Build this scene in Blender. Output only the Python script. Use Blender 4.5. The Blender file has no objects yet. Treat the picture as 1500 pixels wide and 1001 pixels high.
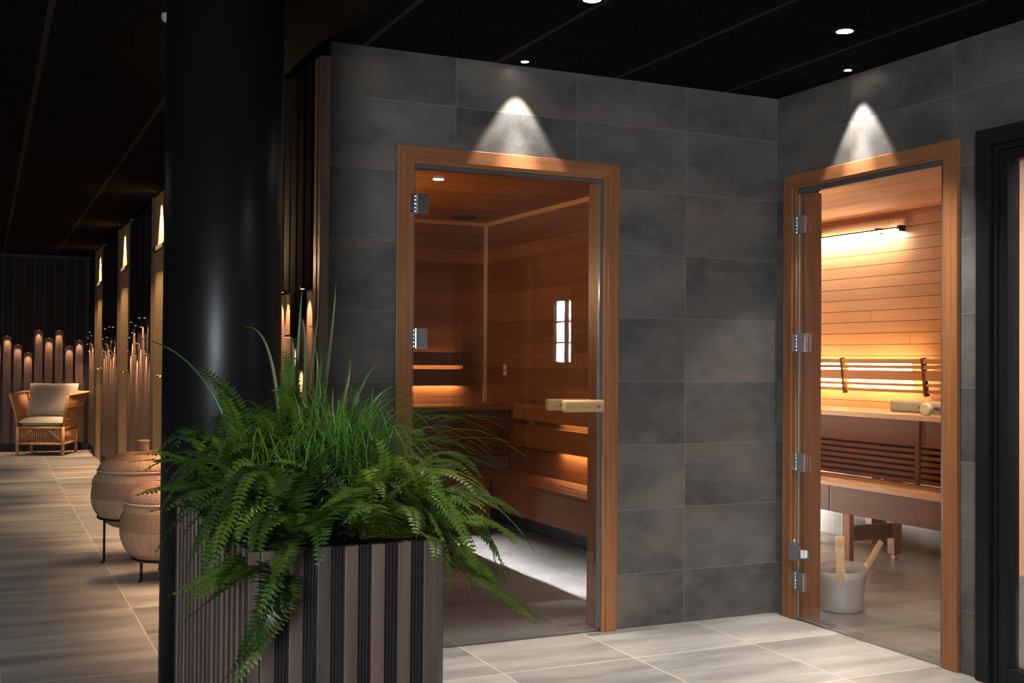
import bpy, bmesh, math, random
from mathutils import Vector, Matrix
R = math.radians
sc = bpy.context.scene
COL = sc.collection
random.seed(7)
sc.view_settings.view_transform = 'Standard'
sc.view_settings.look = 'None'
sc.view_settings.exposure = 0.0
sc.view_settings.gamma = 1.0
sc.view_settings.use_curve_mapping = False

# ------------------------------------------------------------------ shader helpers
class NT:
    def __init__(s, name):
        s.m = bpy.data.materials.new(name); s.m.use_nodes = True
        s.t = s.m.node_tree; s.t.nodes.clear()
        s.out = s.n('ShaderNodeOutputMaterial')
        s._tc = None
    def n(s, typ, **kw):
        nd = s.t.nodes.new(typ)
        for k, v in kw.items(): setattr(nd, k, v)
        return nd
    def put(s, sock, v):
        if v is None: return
        if hasattr(v, 'links'): s.t.links.new(v, sock)
        elif isinstance(v, (tuple, list)) and len(v) == 3 and sock.type == 'RGBA': sock.default_value = (*v, 1)
        else: sock.default_value = v
    def math(s, op, a, b=None, clamp=False):
        nd = s.n('ShaderNodeMath', operation=op); nd.use_clamp = clamp
        s.put(nd.inputs[0], a); s.put(nd.inputs[1], b)
        return nd.outputs[0]
    def coords(s):
        if s._tc is None:
            s._tc = s.n('ShaderNodeTexCoord').outputs['Object']
            s._sep = s.n('ShaderNodeSeparateXYZ'); s.t.links.new(s._tc, s._sep.inputs[0])
        return s._tc
    def axis(s, i):
        s.coords(); return s._sep.outputs[i]
    def comb(s, a, b=0.0, c=0.0):
        nd = s.n('ShaderNodeCombineXYZ')
        for i, v in enumerate((a, b, c)): s.put(nd.inputs[i], v)
        return nd.outputs[0]
    def noise(s, vec, scale=1.0, detail=4.0, rough=.55, col=False):
        nd = s.n('ShaderNodeTexNoise'); s.put(nd.inputs['Vector'], vec)
        nd.inputs['Scale'].default_value = scale; nd.inputs['Detail'].default_value = detail
        nd.inputs['Roughness'].default_value = rough
        return nd.outputs['Color' if col else 0]
    def white(s, vec):
        nd = s.n('ShaderNodeTexWhiteNoise'); s.put(nd.inputs[0], vec); return nd.outputs[0]
    def scale(s, vec, sx, sy, sz):
        nd = s.n('ShaderNodeVectorMath', operation='MULTIPLY'); s.put(nd.inputs[0], vec)
        nd.inputs[1].default_value = (sx, sy, sz); return nd.outputs[0]
    def vadd(s, a, b):
        nd = s.n('ShaderNodeVectorMath', operation='ADD'); s.put(nd.inputs[0], a); s.put(nd.inputs[1], b); return nd.outputs[0]
    def mix(s, f, a, b, mode='MIX'):
        nd = s.n('ShaderNodeMix', data_type='RGBA', blend_type=mode)
        s.put(nd.inputs[0], f); s.put(nd.inputs[6], a); s.put(nd.inputs[7], b); return nd.outputs[2]
    def rng(s, v, a, b, c=0.0, d=1.0):
        nd = s.n('ShaderNodeMapRange'); s.put(nd.inputs[0], v)
        for i, x in enumerate((a, b, c, d)): nd.inputs[i + 1].default_value = x
        return nd.outputs[0]
    def bump(s, h, strength=.3, dist=.01):
        nd = s.n('ShaderNodeBump'); s.put(nd.inputs['Height'], h)
        nd.inputs['Strength'].default_value = strength; nd.inputs['Distance'].default_value = dist
        return nd.outputs[0]
    def bsdf(s, col, rough=.5, metal=0.0, normal=None, spec=None, **kw):
        b = s.n('ShaderNodeBsdfPrincipled')
        s.put(b.inputs['Base Color'], col); s.put(b.inputs['Roughness'], rough); s.put(b.inputs['Metallic'], metal)
        if normal is not None: s.put(b.inputs['Normal'], normal)
        if spec is not None: b.inputs['Specular IOR Level'].default_value = spec
        for k, v in kw.items(): s.put(b.inputs[k], v)
        s.t.links.new(b.outputs[0], s.out.inputs[0]); return s.m

def plain(name, col, rough=.5, metal=0.0, spec=None, var=.12, scale=30.0):
    s = NT(name)
    f = s.noise(s.coords(), scale, 3)
    c = s.mix(f, tuple(x * (1 - var) for x in col), tuple(min(1, x * (1 + var)) for x in col))
    return s.bsdf(c, rough, metal, spec=spec)

def emit(name, col, strength):
    s = NT(name)
    e = s.n('ShaderNodeEmission'); s.put(e.inputs[0], col); e.inputs[1].default_value = strength
    s.t.links.new(e.outputs[0], s.out.inputs[0]); return s.m

def glass(name, tint=(1, 1, 1), base=.045):
    s = NT(name)
    g = s.n('ShaderNodeNewGeometry')
    d = s.n('ShaderNodeVectorMath', operation='DOT_PRODUCT')
    s.t.links.new(g.outputs['Normal'], d.inputs[0]); s.t.links.new(g.outputs['Incoming'], d.inputs[1])
    f = s.math('SUBTRACT', 1.0, s.math('ABSOLUTE', d.outputs['Value']), True)
    f = s.math('ADD', s.math('MULTIPLY', s.math('POWER', f, 5.0), 1 - base), base)
    tr = s.n('ShaderNodeBsdfTransparent'); s.put(tr.inputs[0], tint)
    gl = s.n('ShaderNodeBsdfGlossy'); gl.inputs['Roughness'].default_value = 0.0
    mx = s.n('ShaderNodeMixShader'); s.put(mx.inputs[0], f)
    s.t.links.new(tr.outputs[0], mx.inputs[1]); s.t.links.new(gl.outputs[0], mx.inputs[2])
    s.t.links.new(mx.outputs[0], s.out.inputs[0]); return s.m

def wood(name, c1, c2, axis=2, rough=.45, var=.5, fine=70.0, spec=.4):
    """Solid timber, grain along one axis, tone varying from piece to piece."""
    s = NT(name)
    sc_ = [fine, fine, fine]; sc_[axis] = 2.0
    rnd = s.n('ShaderNodeObjectInfo').outputs['Random']
    off = s.comb(s.math('MULTIPLY', rnd, 37.0), s.math('MULTIPLY', rnd, 11.0), s.math('MULTIPLY', rnd, 5.0))
    v = s.vadd(s.scale(s.coords(), *sc_), off)
    sc2 = [9.0, 9.0, 9.0]; sc2[axis] = .9
    g = s.noise(v, 1.0, 5, .6)
    b = s.noise(s.vadd(s.scale(s.coords(), *sc2), off), 1.0, 3)
    f = s.math('ADD', s.math('MULTIPLY', s.rng(g, .3, .7), .65), s.math('MULTIPLY', s.rng(b, .3, .7), .35), True)
    c = s.mix(f, c2, c1)
    k = s.math('ADD', s.math('MULTIPLY', s.math('SUBTRACT', rnd, .5), var), 1.0)
    c = s.mix(1.0, c, s.comb(k, k, k), 'MULTIPLY')
    return s.bsdf(c, rough, 0.0, s.bump(g, .12, .002), spec)

def planks(name, c1, c2, along=0, across=2, pitch=.08, length=1.9, gap=.05, rough=.5, off=0.0, contrast=.55, dark=.12):
    """Boarding: boards of random tone with end joints and shadow gaps."""
    s = NT(name)
    u, v = s.axis(along), s.math('ADD', s.axis(across), off)
    q = s.math('DIVIDE', v, pitch); row = s.math('FLOOR', q); fr = s.math('FRACT', q)
    sh = s.math('MULTIPLY', s.white(s.comb(row, 3.3)), 5.0)
    q2 = s.math('ADD', s.math('DIVIDE', u, length), sh)
    rnd = s.white(s.comb(row, s.math('FLOOR', q2), 1.7))
    g = s.noise(s.comb(s.math('MULTIPLY', u, 2.5), s.math('MULTIPLY', v, 70.0), s.math('MULTIPLY', rnd, 40.0)), 1.0, 5, .6)
    g2 = s.noise(s.comb(s.math('MULTIPLY', u, 1.2), s.math('MULTIPLY', v, 14.0), s.math('MULTIPLY', rnd, 90.0)), 1.0, 3)
    f = s.math('ADD', s.math('MULTIPLY', rnd, contrast), s.math('MULTIPLY', s.math('ADD', s.rng(g, .3, .7), s.rng(g2, .3, .7)), (1 - contrast) / 2), True)
    c = s.mix(f, c2, c1)
    gm = s.math('ADD', s.math('LESS_THAN', fr, gap), s.math('LESS_THAN', s.math('FRACT', q2), .003 / length * 1.0), True)
    c = s.mix(gm, c, tuple(x * dark for x in c2))
    h = s.math('SUBTRACT', s.math('MULTIPLY', g, .15), gm)
    return s.bsdf(c, rough, 0.0, s.bump(h, .35, .004), .35)

def tiles(name, ca, cb, cg, ua, va, su, sv, ou, ov, grout=.004, rough=.4, streak=(2.2, 5.0), tone=.4, spec=.4, warm=None, gstr=1.0):
    """Stack-bonded stone tiles with cloudy, streaked faces; ou/ov put the joints."""
    s = NT(name)
    u, v = s.math('SUBTRACT', s.axis(ua), ou), s.math('SUBTRACT', s.axis(va), ov)
    qu, qv = s.math('DIVIDE', u, su), s.math('DIVIDE', v, sv)
    iu, iv = s.math('FLOOR', qu), s.math('FLOOR', qv)
    fu, fv = s.math('FRACT', qu), s.math('FRACT', qv)
    rnd = s.white(s.comb(iu, iv, .5)); rnd2 = s.white(s.comb(iu, iv, 7.5))
    base = s.comb(s.math('MULTIPLY', u, streak[0]), s.math('MULTIPLY', v, streak[1]), s.math('MULTIPLY', rnd, 60.0))
    cloud = s.noise(base, 1.0, 5, .6)
    big = s.noise(s.comb(s.math('MULTIPLY', u, streak[0] * .5), s.math('MULTIPLY', v, streak[1] * .55), s.math('MULTIPLY', rnd2, 60.0)), 1.0, 2)
    fine = s.noise(s.coords(), 55.0, 3)
    mid = s.noise(s.comb(s.math('MULTIPLY', u, streak[0] * 4.0), s.math('MULTIPLY', v, streak[1] * 3.2), s.math('MULTIPLY', rnd2, 80.0)), 1.0, 6, .68)
    f = s.math('ADD', s.math('MULTIPLY', s.rng(cloud, .3, .7), .45), s.math('MULTIPLY', s.rng(big, .3, .7), .4))
    f = s.math('ADD', s.math('MULTIPLY', f, .78), s.math('MULTIPLY', s.rng(mid, .3, .7), .26))
    f = s.math('ADD', f, s.math('MULTIPLY', s.rng(fine, .3, .7), .09))
    f = s.math('ADD', s.math('MULTIPLY', f, 1 - tone), s.math('MULTIPLY', rnd, tone), True)
    f = s.rng(f, .12, .88)
    c = s.mix(f, ca, cb)
    if warm: c = s.mix(s.rng(s.noise(base, .7, 3), .5, .72, 0, .75), c, warm)
    eu = s.math('MINIMUM', s.math('MULTIPLY', fu, su), s.math('MULTIPLY', s.math('SUBTRACT', 1.0, fu), su))
    ev = s.math('MINIMUM', s.math('MULTIPLY', fv, sv), s.math('MULTIPLY', s.math('SUBTRACT', 1.0, fv), sv))
    e = s.math('LESS_THAN', s.math('MINIMUM', eu, ev), grout / 2)
    c = s.mix(s.math('MULTIPLY', e, gstr), c, cg)
    ro = s.rng(cloud, .3, .7, rough - .08, rough + .1)
    return s.bsdf(c, ro, 0.0, s.bump(s.math('SUBTRACT', s.math('MULTIPLY', fine, .1), e), .25, .003), spec)

# ------------------------------------------------------------------ mesh helpers
class MB:
    def __init__(s): s.v = []; s.f = []; s.smooth = set()
    def box(s, x0, x1, y0, y1, z0, z1):
        b = len(s.v)
        s.v += [(x, y, z) for z in (z0, z1) for y in (y0, y1) for x in (x0, x1)]
        s.f += [tuple(b + i for i in q) for q in ((0, 2, 3, 1), (4, 5, 7, 6), (0, 1, 5, 4), (2, 6, 7, 3), (0, 4, 6, 2), (1, 3, 7, 5))]
        return s
    def bar(s, p, q, w, h, up=(0, 0, 1)):
        """Rectangular bar from p to q, w across, h along up."""
        p, q = Vector(p), Vector(q); t = (q - p).normalized(); u = Vector(up)
        if abs(t.dot(u)) > .98: u = Vector((1, 0, 0))
        a = t.cross(u).normalized(); u = a.cross(t).normalized()
        b = len(s.v)
        for c in (p, q):
            for i, j in ((-1, -1), (1, -1), (1, 1), (-1, 1)):
                s.v.append(tuple(c + a * (i * w / 2) + u * (j * h / 2)))
        s.f += [tuple(b + i for i in k) for k in ((0, 1, 2, 3), (7, 6, 5, 4), (0, 4, 5, 1), (1, 5, 6, 2), (2, 6, 7, 3), (3, 7, 4, 0))]
        return s
    def tube(s, pts, r, n=8, cap=True):
        pts = [Vector(p) for p in pts]; rs = r if isinstance(r, (list, tuple)) else [r] * len(pts)
        b = len(s.v); prev = None
        for i, p in enumerate(pts):
            t = (pts[min(i + 1, len(pts) - 1)] - pts[max(i - 1, 0)]).normalized()
            if prev is None:
                a = t.cross(Vector((0, 0, 1)) if abs(t.z) < .9 else Vector((1, 0, 0))).normalized()
            else:
                a = (prev - t * prev.dot(t)).normalized()
            prev = a; c = t.cross(a)
            for k in range(n):
                w = 2 * math.pi * k / n
                s.v.append(tuple(p + (a * math.cos(w) + c * math.sin(w)) * rs[i]))
        for i in range(len(pts) - 1):
            for k in range(n):
                s.smooth.add(len(s.f))
                s.f.append((b + i * n + k, b + i * n + (k + 1) % n, b + (i + 1) * n + (k + 1) % n, b + (i + 1) * n + k))
        if cap:
            s.f.append(tuple(b + k for k in range(n))[::-1]); s.f.append(tuple(b + (len(pts) - 1) * n + k for k in range(n)))
        return s
    def lathe(s, prof, cx=0, cy=0, n=40, cap=(True, True), fn=None):
        b = len(s.v)
        for r, z in prof:
            for k in range(n):
                w = 2 * math.pi * k / n
                rr, zz = fn(r, z, w) if fn else (r, z)
                s.v.append((cx + rr * math.cos(w), cy + rr * math.sin(w), zz))
        for i in range(len(prof) - 1):
            for k in range(n):
                s.smooth.add(len(s.f))
                s.f.append((b + i * n + k, b + i * n + (k + 1) % n, b + (i + 1) * n + (k + 1) % n, b + (i + 1) * n + k))
        if cap[0]: s.f.append(tuple(b + k for k in range(n))[::-1])
        if cap[1]: s.f.append(tuple(b + (len(prof) - 1) * n + k for k in range(n)))
        return s
    def poly(s, pts, faces, smooth=False):
        b = len(s.v); s.v += [tuple(p) for p in pts]
        for q in faces:
            if smooth: s.smooth.add(len(s.f))
            s.f.append(tuple(b + i for i in q))
        return s
    def prism(s, outline, axis, a, bb):
        """Extrude a 2D outline along axis from a to bb."""
        def mk(p, t):
            l = list(p); l.insert(axis, t); return tuple(l)
        n = len(outline); b = len(s.v)
        s.v += [mk(p, a) for p in outline] + [mk(p, bb) for p in outline]
        s.f.append(tuple(b + i for i in range(n))[::-1]); s.f.append(tuple(b + n + i for i in range(n)))
        for i in range(n):
            j = (i + 1) % n; s.f.append((b + i, b + j, b + n + j, b + n + i))
        return s
    def build(s, name, mat, parent=None, bevel=0.0, seg=2, local=False, label=None, subsurf=0, mats=None):
        me = bpy.data.meshes.new(name)
        o0 = Vector((0, 0, 0))
        p = parent
        while p is not None and not local:
            o0 += p.location; p = p.parent
        me.from_pydata([tuple(Vector(v) - o0) for v in s.v], [], s.f)
        for i, pl in enumerate(me.polygons): pl.use_smooth = i in s.smooth
        bm = bmesh.new(); bm.from_mesh(me); bmesh.ops.recalc_face_normals(bm, faces=bm.faces); bm.to_mesh(me); bm.free()
        for m in (mats or [mat]): me.materials.append(m)
        o = bpy.data.objects.new(name, me); COL.objects.link(o)
        if parent is not None: o.parent = parent
        if bevel:
            md = o.modifiers.new('Bevel', 'BEVEL'); md.width = bevel; md.segments = seg; md.limit_method = 'ANGLE'; md.angle_limit = R(40)
            md.harden_normals = False
        if subsurf:
            md = o.modifiers.new('Subdivision', 'SUBSURF'); md.levels = md.render_levels = subsurf
        if label: o['label'] = label
        return o

def tag(o, label=None, cat=None, group=None, kind=None):
    if label: o['label'] = label
    if cat: o['category'] = cat
    if group: o['group'] = group
    if kind: o['kind'] = kind
    return o
def empty(name, loc, label=None, cat=None, group=None, kind=None, rz=0.0):
    o = bpy.data.objects.new(name, None); COL.objects.link(o); o.location = loc; o.rotation_euler = (0, 0, rz)
    o.empty_display_size = .05
    return tag(o, label, cat, group, kind)
def copy_tree(o, parent=None):
    c = o.copy(); COL.objects.link(c)
    if parent is not None: c.parent = parent
    for ch in list(o.children): copy_tree(ch, c)
    return c
def edge_slot(o, axis):
    """Second material slot for the narrow edges of a pane."""
    for p in o.data.polygons: p.material_index = 0 if abs(p.normal[axis]) > .7 else 1
def lamp(kind, name, loc, power, col, size=.02, to=None, parent=None, **kw):
    l = bpy.data.lights.new(name, kind); l.energy = power; l.color = col
    o = bpy.data.objects.new(name, l); COL.objects.link(o)
    if kind == 'AREA':
        l.shape = 'RECTANGLE'; l.size = size if not isinstance(size, tuple) else size[0]
        l.size_y = size if not isinstance(size, tuple) else size[1]
    else: l.shadow_soft_size = size
    for k, v in kw.items(): setattr(l, k, v)
    o.location = loc
    if to is not None: o.rotation_euler = (Vector(to) - Vector(loc)).to_track_quat('-Z', 'Y').to_euler()
    if parent is not None:
        o.parent = parent; o.location = Vector(loc) - parent.location
    return o

# ------------------------------------------------------------------ camera
cam_d = bpy.data.cameras.new('camera'); cam = bpy.data.objects.new('camera', cam_d); COL.objects.link(cam)
cam_d.sensor_width = 36.0; cam_d.lens = 36.0 * 1659.28 / 1500.0; cam_d.clip_start = .05; cam_d.clip_end = 100
yaw, pit, rol = R(24.97), R(.888), R(.462)
fw = Vector((math.sin(yaw) * math.cos(pit), math.cos(yaw) * math.cos(pit), math.sin(pit)))
rt = Vector((math.cos(yaw), -math.sin(yaw), 0)); up = rt.cross(fw)
rt, up = math.cos(rol) * rt + math.sin(rol) * up, -math.sin(rol) * rt + math.cos(rol) * up
m3 = Matrix((rt, up, -fw)).transposed()
cam.matrix_world = Matrix.Translation((0, 0, 1.25)) @ m3.to_4x4()
sc.camera = cam
# ------------------------------------------------------------------ materials
M = {}
M['floor'] = tiles('floor_tile', (.085, .080, .075), (.39, .37, .345), (.50, .46, .41), 0, 1, .6045, .6, 2.4904, 4.104, .005, .36, (.75, 5.0), .15)
M['wallA'] = tiles('wall_tile', (.026, .026, .027), (.150, .143, .136), (.22, .21, .20), 0, 2, .597, .2995, 3.043, .251, .003, .42, (2.4, 4.6), .18, warm=(.170, .132, .100), gstr=.55)
M['wallB'] = tiles('side_wall_tile', (.026, .026, .027), (.150, .143, .136), (.20, .19, .18), 1, 2, .605, .2995, 3.431, .251, .003, .42, (2.4, 4.6), .18, warm=(.170, .132, .100), gstr=.7)
M['plinth'] = tiles('plinth_tile', (.10, .10, .10), (.20, .195, .185), (.3, .29, .27), 1, 2, .6, .3, 5.3, -.15, .004, .4)
M['plinth_x'] = tiles('plinth_tile_rear', (.10, .10, .10), (.20, .195, .185), (.3, .29, .27), 0, 2, .6, .3, 5.3, -.15, .004, .4)

def ceiling_mat():
    s = NT('acoustic_ceiling')
    fine = s.noise(s.coords(), 90.0, 4, .7)
    c = s.mix(s.rng(fine, .35, .65), (.005, .005, .0054), (.019, .018, .0175))
    def line(ax, pitch, off, w):
        f = s.math('FRACT', s.math('DIVIDE', s.math('SUBTRACT', s.axis(ax), off - w / 2), pitch))
        return s.math('LESS_THAN', f, w / pitch)
    gx, gy = line(0, .6105, .21, .024), line(1, .603, 4.09, .009)
    c = s.mix(gy, c, (.022, .020, .019)); c = s.mix(gx, c, (.042, .036, .033))
    g = s.math('MAXIMUM', gx, gy)
    return s.bsdf(c, .95, 0, s.bump(fine, .5, .004), .0)
M['ceiling'] = ceiling_mat()
M['dark'] = plain('black_backing', (.012, .012, .013), .6, spec=.3)
def flute(name, ax):
    s = NT(name)
    w = s.n('ShaderNodeTexNoise'); 
    f = s.math('PINGPONG', s.axis(ax), .0035)
    h = s.rng(f, 0, .0035)
    c = s.mix(h, (.011, .010, .0095), (.036, .031, .029))
    return s.bsdf(c, .8, 0, s.bump(h, .35, .002), .0)
M['flute_x'] = flute('black_fluted_x', 0); M['flute_y'] = flute('black_fluted_y', 1)
M['board'] = wood('brown_board', (.17, .105, .072), (.07, .043, .032), 2, .55, .3, 45)
M['corner'] = wood('corner_oak', (.34, .24, .185), (.13, .088, .066), 2, .55, .1, 42)
M['slat'] = wood('planter_slat', (.150, .098, .070), (.040, .027, .021), 2, .55, .45, 42)
M['casing'] = wood('door_casing', (.34, .140, .054), (.18, .066, .023), 2, .4, .15, 60)
M['casing_x'] = wood('door_casing_top', (.34, .140, .054), (.18, .066, .023), 0, .4, .15, 60)
M['casing_y'] = wood('door_casing_top_side', (.34, .140, .054), (.18, .066, .023), 1, .4, .15, 60)
M['jambdark'] = wood('dark_jamb', (.085, .05, .03), (.04, .025, .016), 2, .6, .1, 50)
M['oak'] = wood('pale_oak', (.66, .40, .19), (.46, .27, .115), 2, .45, .12, 50)
M['handle'] = wood('handle_wood', (.62, .38, .19), (.46, .26, .12), 0, .4, .05, 60)
M['handle_y'] = wood('handle_wood_side', (.62, .38, .19), (.46, .26, .12), 1, .4, .05, 60)
M['birch'] = wood('bent_wood', (.75, .5, .25), (.6, .37, .16), 2, .4, .05, 60)
s1a, s1b = (.30, .125, .05), (.10, .036, .014)
M['clad1y'] = planks('sauna_boarding_side', s1a, s1b, 1, 2, .118, 3.2, .02, contrast=.5)
M['clad1x'] = planks('sauna_boarding_rear', s1a, s1b, 0, 2, .118, 3.2, .02, contrast=.5)
M['ceil1'] = planks('sauna_ceiling_boards', (.36, .15, .05), (.17, .06, .018), 0, 1, .11, 2.3, .03)
M['bench1'] = wood('sauna_bench_wood', (.36, .155, .058), (.20, .075, .026), 1, .45, .2, 50)
M['bench1x'] = wood('sauna_bench_wood_rear', (.33, .14, .052), (.18, .068, .024), 0, .45, .2, 50)
s2a, s2b = (.46, .275, .155), (.31, .165, .085)
M['clad2y'] = planks('cedar_boarding', s2a, s2b, 1, 2, .0794, 4.5, .06, off=-.02, contrast=.4)
M['clad2x'] = planks('cedar_boarding_end', s2a, s2b, 0, 2, .0794, 2.0, .05, off=-.02)
M['ceil2'] = planks('cedar_ceiling_boards', (.48, .22, .08), (.28, .115, .038), 1, 0, .09, 2.3, .03, rough=.8)
M['cedar'] = wood('cedar', (.40, .19, .08), (.25, .11, .045), 1, .45, .15, 55)
M['cedar_lit'] = wood('cedar_lit', (.90, .66, .40), (.74, .49, .26), 1, .45, .1, 55)  # pale copy of cedar: lit look of seats and backrest put into colour
M['cedar_v'] = wood('cedar_upright', (.40, .19, .08), (.25, .11, .045), 2, .45, .15, 55)
M['cedar_d'] = wood('cedar_dark', (.20, .085, .035), (.11, .045, .019), 1, .5, .15, 55)
M['steel'] = plain('brushed_steel', (.62, .62, .63), .22, 1.0, var=.05)
M['gasket'] = plain('grey_gasket', (.10, .105, .115), .35, .3)
M['blackmetal'] = plain('black_metal', (.011, .011, .012), .42, 0.0, spec=.22)
M['columnpaint'] = plain('black_gloss_paint', (.006, .006, .0066), .36, 0.0, spec=.26)
M['brass'] = plain('brass', (.75, .5, .16), .25, 1.0)
M['glass'] = glass('clear_glass', (.97, .97, .965))
M['glassedge'] = plain('glass_edge', (.22, .29, .29), .15, .0)
M['alu'] = plain('matt_aluminium', (.60, .56, .51), .38, .35, var=.03)
M['led'] = emit('warm_led', (1.0, .62, .26), 95.0)
M['led_bar'] = emit('bright_led', (1.0, .82, .57), 150.0)
M['led_dim'] = emit('dim_led', (1.0, .60, .24), 20.0)
M['lens'] = emit('downlight_lens', (1.0, .90, .75), 40.0)
M['lens_cool'] = emit('cool_lens', (1.0, .97, .92), 8.0)
M['slatled'] = emit('slat_spot', (1.0, .62, .36), 1.5)
M['sky'] = emit('window_daylight', (.95, .97, 1.0), 38.0)
M['sky_dull'] = emit('overcast_daylight', (.93, .96, 1.0), 11.0)
M['peach'] = plain('peach_plaster', (.66, .36, .25), .7, var=.03)
M['greengrey'] = plain('grey_green_tile', (.28, .27, .22), .4, var=.15, scale=6)
M['plaster'] = plain('dark_plaster', (.06, .058, .056), .8)
M['loungewall'] = plain('lounge_plaster', (.35, .30, .26), .8)
M['soil'] = plain('potting_soil', (.012, .009, .007), .95, var=.6, scale=120)
M['rattan'] = plain('rattan_cane', (.44, .22, .085), .45, var=.35, scale=40)
M['cushion'] = plain('sage_linen', (.34, .315, .235), .9, var=.1, scale=160)
M['cushion_back'] = plain('taupe_linen', (.36, .31, .255), .9, var=.1, scale=160)
M['sensor'] = plain('sensor_plastic', (.42, .33, .29), .5, var=.02)
M['white'] = plain('white_card', (.7, .68, .65), .6, var=.02)
M['red'] = plain('red_print', (.6, .08, .05), .6, var=.02)
M['vent'] = plain('vent_black', (.012, .01, .01), .6)

def woven():
    s = NT('woven_seagrass')
    s.coords()
    a = s.math('ARCTAN2', s.axis(1), s.axis(0)); z = s.axis(2)
    rib = s.noise(s.comb(s.math('MULTIPLY', a, 22.0), s.math('MULTIPLY', z, 6.0)), 1.0, 4, .7)
    fine = s.noise(s.comb(s.math('MULTIPLY', a, 60.0), s.math('MULTIPLY', z, 110.0)), 1.0, 2)
    weave = s.math('SINE', s.math('MULTIPLY', z, 900.0))
    band = s.math('LESS_THAN', s.math('FRACT', s.math('MULTIPLY', s.math('ADD', z, .055), 4.3)), .45)
    f = s.math('ADD', s.math('MULTIPLY', s.rng(rib, .3, .7), .6), s.math('MULTIPLY', s.rng(fine, .3, .7), .4))
    c = s.mix(f, (.25, .135, .08), (.58, .38, .25))
    c = s.mix(s.math('MULTIPLY', band, .55), c, (.22, .11, .06))
    h = s.math('ADD', s.math('MULTIPLY', weave, .5), s.math('MULTIPLY', fine, 1.5))
    return s.bsdf(c, .75, 0, s.bump(h, .5, .004), .2)
M['woven'] = woven()
M['woven_rim'] = plain('plaited_rim', (.55, .36, .22), .7, var=.3, scale=90)

def leaf(name, c1, c2, rough=.42):
    s = NT(name)
    rnd = s.n('ShaderNodeObjectInfo').outputs['Random']
    n = s.noise(s.coords(), 26.0, 3)
    f = s.math('ADD', s.math('MULTIPLY', rnd, .55), s.math('MULTIPLY', s.rng(n, .3, .7), .45), True)
    c = s.mix(f, c1, c2)
    b = s.n('ShaderNodeBsdfPrincipled'); s.put(b.inputs['Base Color'], c); b.inputs['Roughness'].default_value = rough
    b.inputs['Specular IOR Level'].default_value = .45
    t = s.n('ShaderNodeBsdfTranslucent'); s.put(t.inputs[0], c)
    mx = s.n('ShaderNodeMixShader'); mx.inputs[0].default_value = .3
    s.t.links.new(b.outputs[0], mx.inputs[1]); s.t.links.new(t.outputs[0], mx.inputs[2]); s.t.links.new(mx.outputs[0], s.out.inputs[0])
    return s.m
M['fern'] = leaf('fern_green', (.034, .090, .012), (.135, .215, .024))
M['fern_lit'] = leaf('fern_lit_green', (.055, .12, .012), (.19, .27, .028))  # lit look of the right fern put into its leaf colour
M['fern_dark_shade'] = leaf('fern_dark_shade_green', (.015, .048, .011), (.055, .108, .018))  # dark leaf tone, also stands for the shade on the left fern
M['grassleaf'] = leaf('grass_green', (.055, .165, .022), (.17, .33, .05))
M['bladeleaf'] = leaf('blade_green', (.030, .075, .018), (.085, .14, .035))
M['rachis'] = plain('frond_stalk', (.05, .075, .02), .5)

# ------------------------------------------------------------------ the setting
XB, YA, HC, XC, YE = 3.585, 4.568, 2.563, 1.24, 15.95
def struct(o, label, cat): return tag(o, label, cat, None, 'structure')
struct(MB().box(-4.6, 7.0, -4.6, 16.1, -.12, 0).build('floor', M['floor']), 'grey beige stone tile floor running through hall, corridor and saunas', 'floor')
struct(MB().box(-4.6, 7.0, -4.6, 16.1, HC, HC + .1).build('ceiling', M['ceiling']), 'black acoustic tile ceiling with a thin square grid', 'ceiling')
w = MB().box(1.285, 1.60, YA, 4.69, 0, HC).box(2.64, 3.70, YA, 4.69, 0, HC).box(1.60, 2.64, YA, 4.69, 2.135, HC)
struct(w.build('wall_front', M['wallA']), 'dark grey stone tiled wall around the wide glass sauna door', 'wall')
w = MB().box(XB, 3.70, 4.455, YA, 0, HC).box(XB, 3.70, 3.285, 3.44, 0, HC).box(XB, 3.70, 3.44, 4.455, 2.135, HC)
w.box(XB, 3.70, .3, 3.285, 2.14, HC).box(XB, 3.70, -4.5, .3, 0, HC)
struct(w.build('wall_right', M['wallB']), 'dark grey stone tiled wall holding the narrow sauna door and black framed door', 'wall')
struct(MB().box(-4.6, -4.5, -4.6, 16.1, 0, HC).build('wall_left', M['plaster']), 'dark plastered wall on the far side of the corridor', 'wall')
w = MB().box(-4.5, -3.4, -4.6, -4.5, 0, HC).box(-1.9, 7.0, -4.6, -4.5, 0, HC).box(-3.4, -1.9, -4.6, -4.5, 0, .6).box(-3.4, -1.9, -4.6, -4.5, 2.2, HC)
struct(w.build('wall_back', M['plaster']), 'dark plastered wall behind the camera with a bright window', 'wall')
wn = struct(MB().box(-3.4, -1.9, -4.58, -4.57, .6, 2.2).build('window_2', M['sky_dull']), 'bright daylight window in the wall behind the camera', 'window')
f = MB()
for x in (-3.39, -2.65, -1.91): f.box(x - .03, x + .03, -4.57, -4.5, .6, 2.2)
for z in (.62, 1.5, 2.18): f.box(-3.4, -1.9, -4.57, -4.5, z - .03, z + .03)
f.build('window_frame', M['blackmetal'], wn)

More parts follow.
